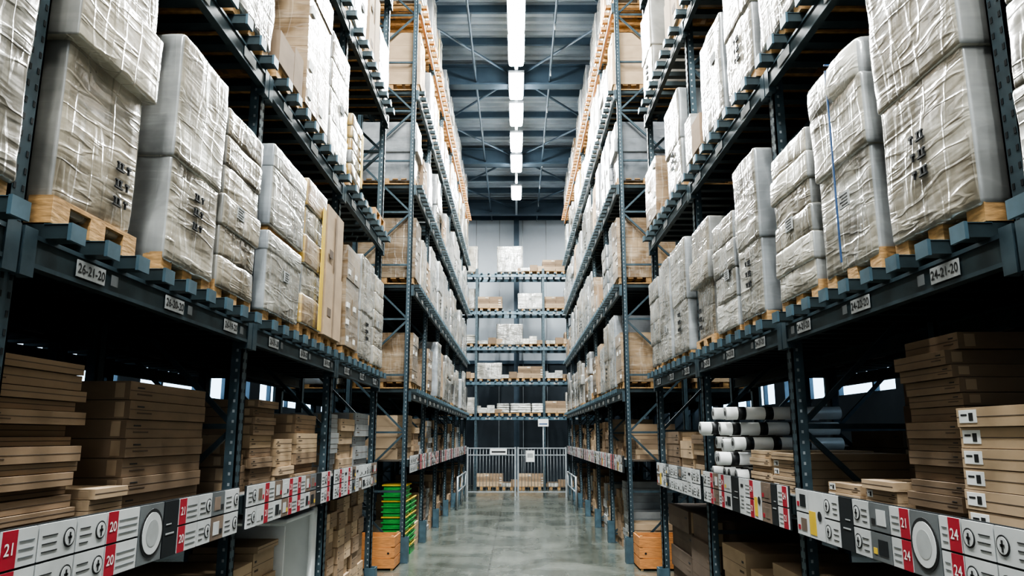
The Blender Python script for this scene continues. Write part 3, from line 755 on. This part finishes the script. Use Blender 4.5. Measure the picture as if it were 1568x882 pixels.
# ------------------------------------------------------------------ fence gate
b = MB(); YG = 27.6; x0, x1 = -1.76, 1.76
for x in (x0, 0-.05, .05, x1): b.box(x-.03, x+.03, YG-.03, YG+.03, 0, 1.72, 'galv')
for (a, c) in ((x0, -.08), (.08, x1)):
    for z in (.14, 1.42, 1.66): b.box(a, c, YG-.02, YG+.02, z, z+.04, 'galv')
    x = a+.1
    while x < c-.05: b.cyl((x, YG, .16), (x, YG, 1.66), .008, 'galv', 6); x += .115
b.box(-.95, -.35, YG-.05, YG-.025, 1.45, 1.66, 'white'); b.box(-.9, -.4, YG-.053, YG-.05, 1.52, 1.58, 'black')
b.box(.33, .63, YG-.05, YG-.025, 1.2, 1.6, 'white'); b.box(.38, .58, YG-.053, YG-.05, 1.35, 1.5, 'grey')
b.obj('fence_gate')
b = MB()
for s in (-1, 1):
    for k in range(3):
        yy = 22.5+k*1.7; b.cyl((s*1.72, yy, 0), (s*1.72, yy, .95), .03, 'galv', 10)
    for z in (.5, .92): b.cyl((s*1.72, 22.5, z), (s*1.72, 25.9, z), .022, 'galv', 8)
b.obj('guard_rail')
b = MB(); b.cyl((.97, 27.9, 0), (.97, 27.9, 2.7), .02, 'galv', 8); b.box(.78, 1.16, 27.84, 27.88, 2.45, 2.72, 'white'); b.box(.82, 1.12, 27.835, 27.84, 2.52, 2.56, 'blue')
b.obj('information_sign')

# ------------------------------------------------------------------ lights
LC = (.96, .99, .97)
def area(name, loc, sx, sy, e, parent, col=LC):
    l = bpy.data.lights.new(name, 'AREA'); l.shape = 'RECTANGLE'; l.size = sx; l.size_y = sy; l.energy = e; l.color = col
    o = bpy.data.objects.new(name, l); scene.collection.objects.link(o); o.parent = parent; o.location = Vector(loc)-parent.location
    return o
ZL = 11.7
b = MB(); b.box(-.045, .045, YF+.5, YB-2, ZL+.16, ZL+.22, 'galv')
ys = [-6, -3, 0, 3, 5.5, 8, 10.4, 12.6, 14.4, 16.0, 17.6, 19.6, 21.5, 23.7, 25.7, 29.0]
y = YF+1
while y < YB-2: b.cyl((0, y, ZL+.2), (0, y, ZC), .008, 'galv', 6); y += 2
for y in ys:
    b.box(-.21, .21, y-.72, y+.72, ZL+.09, ZL+.16, 'galv')
    b.rbox(-.19, .19, y-.70, y+.70, ZL-.05, ZL+.09, 'lamp', 'lamp', 'lamp', .06, .2, 0)
lo = b.obj('added_side_lights')
for y in ys: area('lamp_area', (0, y, ZL-.06), .32, 1.3, 225 if y > 2 else 330, lo)
for s in (-1, 1):  # side rows added out of view to light through the racks
    b = MB(); b.box(s*6-.05, s*6+.05, 0, 33, ZL+.16, ZL+.22, 'galv')
    for y in (2, 8, 14, 20, 26, 32): b.box(s*6-.15, s*6+.15, y-.6, y+.6, ZL, ZL+.16, 'lamp')
    for y in (2, 14, 26): b.cyl((s*6, y, ZL+.2), (s*6, y, ZC), .008, 'galv', 6)
    o = b.obj('added_side_lights')
    for y in (2, 14, 32): area('lamp_area', (s*6, y, ZL-.01), .3, 1.2, 200 if y == 32 else 60, o)  # far pair added to brighten the back wall
for y, z, e in ((-3.0, 9.4, 330), (3.0, 9.6, 330)):  # unseen pendants added above the camera as fill for the load faces
    b = MB(); b.cyl((0, 0, 0), (0, 0, .35), .32, 'galv', 24, .1, False); b.cyl((0, 0, .35), (0, 0, .6), .1, 'galv', 16); b.cyl((0, 0, .6), (0, 0, 11.85-z), .012, 'galv', 8)
    b.cyl((0, 0, .03), (0, 0, .28), .09, 'lamp', 16)
    o = b.obj('added_fill_pendant', (0, y, z))
    l = bpy.data.lights.new('fill_bulb', 'POINT'); l.energy = e; l.shadow_soft_size = .2; l.color = LC
    lo2 = bpy.data.objects.new('fill_bulb', l); scene.collection.objects.link(lo2); lo2.parent = o; lo2.location = (0, 0, -.25)

w = bpy.data.worlds.new('overcast_sky'); scene.world = w; w.use_nodes = True
bg = w.node_tree.nodes['Background']; bg.inputs['Color'].default_value = (.58, .80, 1, 1); bg.inputs['Strength'].default_value = 2.2

# ------------------------------------------------------------------ camera
cd = bpy.data.cameras.new('camera'); cam = bpy.data.objects.new('camera', cd); scene.collection.objects.link(cam)
cd.sensor_width = 36; cd.lens = 26.4; cd.clip_start = .05
cam.location = (0, 0, H); cam.rotation_euler = (math.radians(90+11.17), 0, math.radians(.35))
scene.camera = cam
try:
    scene.view_settings.view_transform = 'AgX'; scene.view_settings.look = 'AgX - High Contrast'
    scene.view_settings.exposure = 0.6
except Exception as e: print(e)
